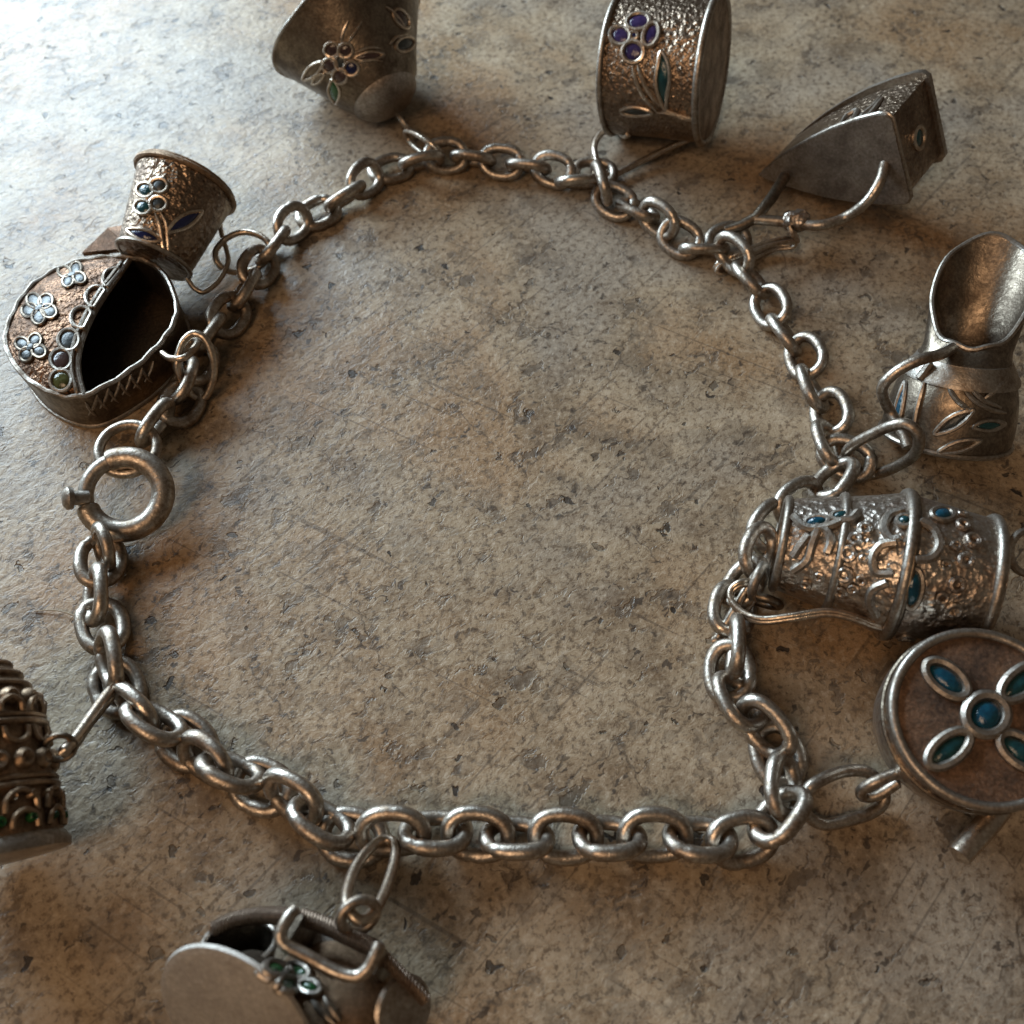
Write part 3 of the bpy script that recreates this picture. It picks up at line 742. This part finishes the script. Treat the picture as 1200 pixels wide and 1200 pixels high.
# --- watering can tipped over (bottom of the picture)
def can():
    c = P(276, 1196, 6.4)
    ax = view_vec(276, 1196, 0.50, 0.70, 0.50)            # from the flat base into the can
    t = Thing('watering_can_charm', 'watering can charm with flat grey base, wire frame handle and green flower', 'charm', floor_point(c), 'charms hanging from the bracelet')
    R = 5.35
    g = lathe(c, ax, [(0, 0), (0, R), (0.3, R), (0.8, R-0.7), (1.5, R-1.8), (2.6, R-2.6), (3.2, R-3.0), (3.2, 0)], 64)
    g2 = lathe(P(392, 1200, 0.2), [0.05, 0.1, 1], [(0, 0), (0, 4.6), (0.8, 4.9), (2.6, 4.8), (4.4, 4.0), (5.8, 2.6), (6.3, 1.2), (6.4, 0)], 48)
    tr = bvh(join(g, g2))
    t.add('body', g, 'dark')
    t.add('shoulder', g2, 'brown')
    t.add('base', lathe(c, ax, [(-0.2, 0), (-0.22, R-0.4), (-0.1, R+0.12), (0.15, R+0.2), (0.3, R)], 64), 'pale', label='flat grey oval base')
    for cx, cy in ((322, 1137), (350, 1139), (337, 1155), (363, 1157)):
        cell(t, 'petal', ell(cx, cy, 13, 8, 15), tr, 'green', 0.24, 'silver')
    wires(t, 'stem', [[(300, 1136), (310, 1144), (322, 1150)], [(380, 1168), (388, 1182), (398, 1196)], [(366, 1172), (378, 1186), (392, 1200)]], tr, 0.24, 'silver')
    # the funnel-like spout lying open towards the viewer
    o = P(281, 1105, 6.2); so = view_vec(280, 1106, -0.12, 0.75, -0.60)
    R2 = 2.3
    sp = lathe(o, -so, [(0, R2), (-0.05, R2-0.2), (1.5, R2-0.4), (3.4, R2-0.7), (3.4, 0)], 48)
    out = lathe(o, -so, [(0, R2), (1.5, R2-0.2), (3.6, R2-0.6), (3.7, 0)], 48)
    t.add('spout', join(sp, out), 'dark')
    t.add('spout_rim', tube(circle3(o, so, R2-0.08, 48), 0.22, True, 8), 'silver')
    t.add('spout_arm', tube(pw([(250, 1090, 6.0), (272, 1079, 6.0), (305, 1073, 6.2), (346, 1074, 7.4)], 6), 0.55, False, 10), 'rope')
    # handle frame
    fr = [(346, 1066, 9.0), (338, 1075, 9.2), (329, 1094, 9.2), (335, 1108, 9.0), (360, 1121, 8.8), (392, 1138, 8.6), (416, 1144, 8.6), (430, 1136, 8.8), (440, 1118, 9.0), (445, 1106, 9.0)]
    t.add('handle_frame', tube(pw(fr, 6), 0.40, False, 10), 'chain')
    t.add('handle_rail', tube(pw([(352, 1074, 6.6), (380, 1084, 6.4), (410, 1098, 6.4), (440, 1112, 6.4)], 6), 0.55, False, 10), 'rope')
    t.add('handle_rail', tube(pw([(338, 1108, 8.1), (362, 1122, 7.9), (394, 1140, 7.8)], 6), 0.42, False, 10), 'rope')
    def strap(a, b, wv, nm, mat):
        V = [a, b, np.array(b)+wv, np.array(a)+wv]; n_ = unit(np.cross(V[1]-V[0], wv))*0.35
        V += [p+n_ for p in V]
        t.add(nm, (V, [(0, 1, 2, 3), (7, 6, 5, 4), (0, 4, 5, 1), (1, 5, 6, 2), (2, 6, 7, 3), (3, 7, 4, 0)]), mat, smooth=False)
    strap(P(350, 1070, 8.0), P(333, 1100, 8.6), np.array([0.2, -0.1, -5.0]), 'handle_strap', 'dark')
    strap(P(444, 1110, 8.0), P(432, 1140, 8.2), np.array([0.2, -0.1, -5.0]), 'handle_strap', 'dark')
    # grey tray under the frame and the round shoulder of the can beyond it
    q = [P(352, 1080, 3.4), P(436, 1118, 3.4), P(424, 1146, 3.4), P(338, 1110, 3.4)]; q2 = [p-np.array([0, 0, 0.6]) for p in q]
    t.add('tray', (q+q2, [(0, 1, 2, 3), (7, 6, 5, 4), (0, 4, 5, 1), (1, 5, 6, 2), (2, 6, 7, 3), (3, 7, 4, 0)]), 'grey', smooth=False)
    t.add('rope_wire', tube(pw([(446, 1118, 6.2), (462, 1134, 5.8), (480, 1152, 5.4), (498, 1172, 4.6)], 6), 0.42, False, 10), 'rope')
    t.add('side_bowl', lathe(P(470, 1182, 4.0), [0.5, -0.2, 0.6], [(0, 0), (0, 1.9), (0.25, 2.1), (0.5, 1.9), (0.3, 0)], 32), 'silver')
    t.add('loop', tube(circle3(P(420, 1073, 7.0), [0.35, -0.6, 0.5], 1.15, 28), 0.36, True, 10), 'chain')
    t.add('jump_ring', tube(pw([(424, 1079, 7.2), (410, 1068, 7.3), (406, 1050, 6.4), (414, 1022, 4.6), (428, 1000, 3.0), (446, 985, 1.8), (461, 987, 1.8), (463, 1005, 2.6), (453, 1040, 4.8), (440, 1066, 6.6)], 7, True), 0.38, True, 10), 'wire')
can()

# --- tall beehive tower at the edge of the picture
def tower():
    c0 = P(-16, 1010, 5.3); tip = P(-36, 762, 8.8); a = unit(tip-c0); L = np.linalg.norm(tip-c0)
    t = Thing('tower_charm', 'brown tower charm ringed with wire bands and beads, lying on its side', 'charm', floor_point(c0, tip), 'charms hanging from the bracelet')
    k = L/15.0
    prof = [(0, 0), (0, 4.9), (0.5, 5.0), (1.2, 4.75), (3, 4.65), (5, 4.6), (7, 4.5), (9, 4.25), (10.5, 3.9), (12, 3.3), (13.2, 2.6), (14.2, 1.6), (14.8, 0.6), (15, 0)]
    prof = [(z*k, r) for z, r in prof]
    g = lathe(c0, a, prof, 64); t.add('body', g, 'brown')
    rad = lambda z: float(np.interp(z, [p[0] for p in prof[1:]], [p[1] for p in prof[1:]]))
    t.add('base_rim', lathe(c0, a, [(-0.1, 0), (-0.1, 5.2), (0.4, 5.25), (0.95, 4.9)], 64), 'silver')
    for z, w_ in ((4.2, 0.26), (4.7, 0.2), (8.6, 0.26), (9.1, 0.2), (11.6, 0.24), (12.5, 0.22), (13.4, 0.2)):
        t.add('band', tube(circle3(c0+a*z*k, a, rad(z*k)+0.08, 56), w_, True, 8), 'tan')
    _, e1, e2 = frame(a, [1, 0, 0.3])
    def ringof(z, n, r, nm, mat, donut=False, flip=1):
        z *= k
        for i in range(n):
            q = 2*math.pi*(i+0.5)/n; d = e1*math.cos(q)+e2*math.sin(q); tg = -e1*math.sin(q)+e2*math.cos(q)
            p = c0+a*z+d*(rad(z)+0.05)
            if d[2] < -0.6 or d[0] < -0.5: continue
            if donut == 'arc':
                path = [p-tg*r, p-tg*r*0.85+a*flip*r*0.8+d*0.1, p+a*flip*r*1.25+d*0.12, p+tg*r*0.85+a*flip*r*0.8+d*0.1, p+tg*r]
                t.add(nm, tube(catmull(path, False, 5), 0.22, False, 7), mat)
            else:
                t.add(nm, lathe(p-d*0.2, d, [(0, r), (0.35, r*0.95), (0.62, r*0.62), (0.5, 0.12), (0.3, 0)], 14), mat)
    ringof(5.9, 17, 0.78, 'bead', 'tan'); ringof(10.4, 14, 0.72, 'bead', 'tan')
    ringof(8.2, 13, 0.85, 'scallop', 'tan', 'arc', -1); ringof(9.3, 12, 0.8, 'scallop', 'tan', 'arc', 1); ringof(2.4, 10, 1.1, 'scallop', 'tan', 'arc', 1)
    ringof(3.4, 22, 0.4, 'bead', 'tan'); ringof(1.3, 11, 0.9, 'scallop', 'tan', 'arc', 1); ringof(1.9, 16, 0.36, 'bead', 'green')
    t.add('loop', tube(circle3(P(70, 876, 7.0), [0.35, -0.7, 0.6], 0.95, 28), 0.24, True, 8), 'dark')
    t.add('jump_ring', tube(pw([(75, 880, 7.3), (88, 866, 6.6), (108, 838, 5.0), (128, 811, 3.3), (138, 806, 2.2), (128, 818, 1.9), (104, 848, 3.4), (86, 874, 5.6)], 6, True), 0.40, True, 10), 'wire')
tower()

# --- slipper with an open heel
def slipper():
    H = 4.6
    zc = H
    pts = [P(x, y, zc) for x, y in ((5, 404), (14, 368), (38, 334), (80, 310), (125, 301), (165, 303), (192, 318), (207, 345), (209, 372), (192, 402), (155, 436), (100, 466), (60, 463), (24, 440))]
    c = np.mean(pts, 0)
    t = Thing('slipper_charm', 'round slipper charm with copper toe, enamel rosettes and open black inside', 'charm', np.array([c[0], c[1], 0]), 'charms hanging from the bracelet')
    rim = catmull(pts, True, 6); n = len(rim)
    low = [np.array([c[0]+(p[0]-c[0])*0.97, c[1]+(p[1]-c[1])*0.97, 0.03]) for p in rim]
    def shrink(p, d, z): q = p[:2]-c[:2]; l = np.linalg.norm(q); q = q*(1-d/l); return np.array([c[0]+q[0], c[1]+q[1], z])
    mid_ = [np.array([c[0]+(p[0]-c[0])*0.985, c[1]+(p[1]-c[1])*0.985, H*0.5]) for p in rim]
    inn = [shrink(p, 0.45, H) for p in rim]; inl = [shrink(p, 0.6, 0.6) for p in rim]
    rows = [low, mid_, list(rim), inn, inl]
    V, Fs = [], []
    for r in rows: V += list(r)
    for i in range(4):
        for k in range(n): l = (k+1) % n; Fs.append((i*n+k, i*n+l, (i+1)*n+l, (i+1)*n+k))
    Fs.append(tuple(range(n))); Fs.append(tuple(range(4*n, 5*n)))
    wall = (V, Fs); trw = bvh(wall); t.add('side_wall', wall, 'dark')
    wob = [np.array(p)+np.array([0, 0, 0.12+0.10*math.sin(i*1.7)]) for i, p in enumerate([shrink(p, 0.2, H) for p in rim])]
    t.add('rim', tube(wob, 0.25, True, 8), 'silver')
    t.add('base_edge', tube([np.array([p[0], p[1], 0.25]) for p in low], 0.24, True, 8), 'silver')
    # domed toe piece: from the throat edge to the left rim
    edge = catmull([P(x, y, z) for x, y, z in ((99, 465, H), (92, 436, H+0.5), (94, 408, H+0.9), (106, 376, H+1.1), (122, 348, H+1.0), (136, 328, H+0.7), (152, 305, H))], False, 8)
    toe_px = [(99, 465), (60, 463), (24, 440), (5, 404), (14, 368), (38, 334), (80, 310), (125, 301), (152, 305)]
    outer = catmull([shrink(P(x, y, H), 0.15, H+0.05) for x, y in toe_px], False, 7)
    m = len(edge); idx = np.linspace(0, len(outer)-1, m); outr = np.array([[np.interp(i, range(len(outer)), outer[:, k]) for k in range(3)] for i in idx])
    V, rows_ = [], 9
    for j in range(rows_):
        f = j/(rows_-1)
        for i in range(m):
            p = edge[i]*(1-f)+outr[i]*f
            w_ = math.sin(math.pi*i/(m-1))**0.6 if 0 < i < m-1 else 0
            V.append(p+np.array([0, 0, 0.9*w_*math.sin(math.pi*min(1, f*0.9+0.1))]))
    Fs = [(j*m+i, j*m+i+1, (j+1)*m+i+1, (j+1)*m+i) for j in range(rows_-1) for i in range(m-1)]
    o = len(V); V2 = [p-np.array([0, 0, 0.3]) for p in V]
    Fs2 = Fs+[tuple(x+o for x in reversed(f)) for f in Fs]+[(i, i+o, i+1+o, i+1) for i in range(m-1)]
    toe = (V+V2, Fs2); tr = bvh((V, Fs)); tp = t.add('toe_piece', toe, 'copper', label='domed hammered copper toe')
    t.add('throat_edge', tube(edge+np.array([0, 0, 0.05]), 0.28, False, 8), 'silver')
    t.add('throat_edge', tube(drape([(91, 462), (84, 436), (86, 406), (98, 374), (114, 346), (128, 327), (142, 308)], tr, 0.08), 0.2, False, 7), 'silver', tp)
    for k, (cx, cy, rr) in enumerate(((85, 323, 9), (47, 362, 11), (37, 408, 10))):
        nq = 5 if k == 1 else 4
        for j in range(nq):
            q = 2*math.pi*(j+0.3)/nq
            cell(t, 'petal', ell(cx+rr*1.1*math.cos(q), cy+rr*0.9*math.sin(q), rr*0.85, rr*0.72, math.degrees(q)), tr, 'slate', 0.17, 'dark', parent=tp)
        h = hit(cx, cy, tr)
        if h: t.add('petal', lathe(h[0], h[1], [(0, 0.42), (0.25, 0.36), (0.36, 0)], 12), 'slate', tp)
    for cx, cy, an, m_ in ((131, 328, -62, 'slate'), (111, 349, -60, 'olive'), (94, 373, -58, 'plum'), (79, 399, -66, 'slate'), (70, 422, -78, 'plum'), (70, 446, -95, 'olive')):
        a = math.radians(an); dx, dy = -math.cos(a+math.pi/2), -math.sin(a+math.pi/2)
        dx, dy = (-abs(dx), dy if dx < 0 else -dy)
        cell(t, 'scallop', ell(cx+2, cy, 12.5, 12, an), tr, m_, 0.2, 'silver', parent=tp)
    for x0 in (100, 113, 126, 139, 152, 165):
        y0 = 472-(x0-98)*0.60
        wires(t, 'lattice_wire', [[(x0, y0), (x0+6, y0+9), (x0+13, y0+16)], [(x0+14, y0-9), (x0+11, y0+2), (x0+4, y0+15)]], trw, 0.17, 'silver')
    t.add('loop', tube(pw([(190, 414, 4.4), (200, 420, 4.6), (216, 419, 4.8), (228, 408, 4.6), (232, 400, 4.0), (226, 398, 3.4)], 6), 0.34, False, 9), 'wire')
    t.add('jump_ring', tube(pw([(211, 440, 3.2), (208, 425, 4.4), (214, 402, 5.4), (227, 391, 5.8), (241, 398, 5.4), (250, 420, 4.0), (250, 442, 2.4), (243, 462, 1.0), (234, 468, 0.6), (222, 460, 1.4)], 7, True), 0.36, True, 10), 'wire')
slipper()

# --- small pouring cup leaning behind the slipper
def pouring_cup():
    A = P(180, 306, 4.8); B = P(219, 214, 7.7); ax = B-A; L = np.linalg.norm(ax)
    t = Thing('pouring_cup_charm', 'tapered pouring cup charm with copper spout and navy enamel leaves, beside the slipper', 'charm', floor_point(A, B), 'charms hanging from the bracelet')
    r0, r1 = 3.6, 4.95
    g = lathe(A, ax, cup_profile(L, r0, r1), 64); tr = bvh(g); t.add('body', g, 'hammer')
    u = unit(ax)
    t.add('rim', tube(circle3(A+u*(L-0.3), ax, r1+0.06, 56), 0.3, True, 8), 'brown')
    t.add('rim', tube(circle3(A+u*(L+0.1), ax, r1-0.15, 56), 0.24, True, 8), 'brown')
    t.add('base_rim', tube(circle3(A+u*0.2, ax, r0+0.04, 48), 0.26, True, 8), 'silver')
    for (cx, cy), m in (((171, 223), 'teal'), ((187, 218), 'slate'), ((186, 239), 'slate'), ((168, 243), 'teal')):
        cell(t, 'petal', ell(cx, cy, 9.5, 8.5), tr, m, 0.2)
    wires(t, 'stem', [[(181, 247), (187, 265), (190, 285), (193, 303)], [(187, 247), (194, 262), (196, 280), (197, 300)]], tr, 0.2)
    cell(t, 'leaf', leafpts(196, 272, 236, 247, 7.5), tr, 'navy', 0.2)
    cell(t, 'leaf', leafpts(150, 270, 189, 282, 6.5), tr, 'navy', 0.2)
    V = [P(96, 296, 0.6), P(153, 262, 3.6), P(152, 290, 2.8), P(124, 293, 0.4)]
    V = [np.array(p) for p in V]; V2 = [p+np.array([0.1, -0.1, -0.45]) for p in V]
    ap = (V[0]+V[1])/2+np.array([0.4, 0.6, 0.9])
    t.add('spout', (V+V2+[ap], [(0, 8, 2), (8, 1, 2), (0, 2, 3), (4, 7, 6, 5), (0, 3, 7, 4), (3, 2, 6, 7), (2, 1, 5, 6), (0, 4, 5, 1), (0, 1, 8)]), 'rust', smooth=False, label='pointed copper spout')
    t.add('handle', tube(pw([(257, 250, 4.0), (259, 272, 3.0), (265, 292, 2.4), (267, 308, 2.0), (257, 328, 1.5), (240, 342, 1.3), (228, 338, 1.6), (219, 326, 2.4)], 7), 0.27, False, 9), 'wire')
    t.add('jump_ring', tube(pw([(316, 288, 2.8), (306, 277, 3.2), (286, 272, 3.2), (266, 279, 3.0), (253, 293, 2.4), (254, 306, 1.8), (264, 316, 1.0), (278, 319, 0.5), (300, 315, 0.5), (314, 302, 1.4)], 7, True), 0.34, True, 10), 'wire')
pouring_cup()

# --- a stray fibre on the stone
def lint():
    p = pw([(40, 716, 0.12), (62, 715, 0.25), (78, 718, 0.3), (92, 724, 0.15)], 6)
    v, f = tube(p, 0.07, False, 6)
    o = np.array([p[0][0], p[0][1], 0.0])
    ob = bpy.data.objects.new('fibre', mesh_of('fibre', v, f, o)); ob.location = o*U
    ob.data.materials.append(M['lint']); COL.objects.link(ob)
    ob['label'] = 'single tan stray fibre lying on the stone beside the chain'; ob['category'] = 'fibre'
lint()
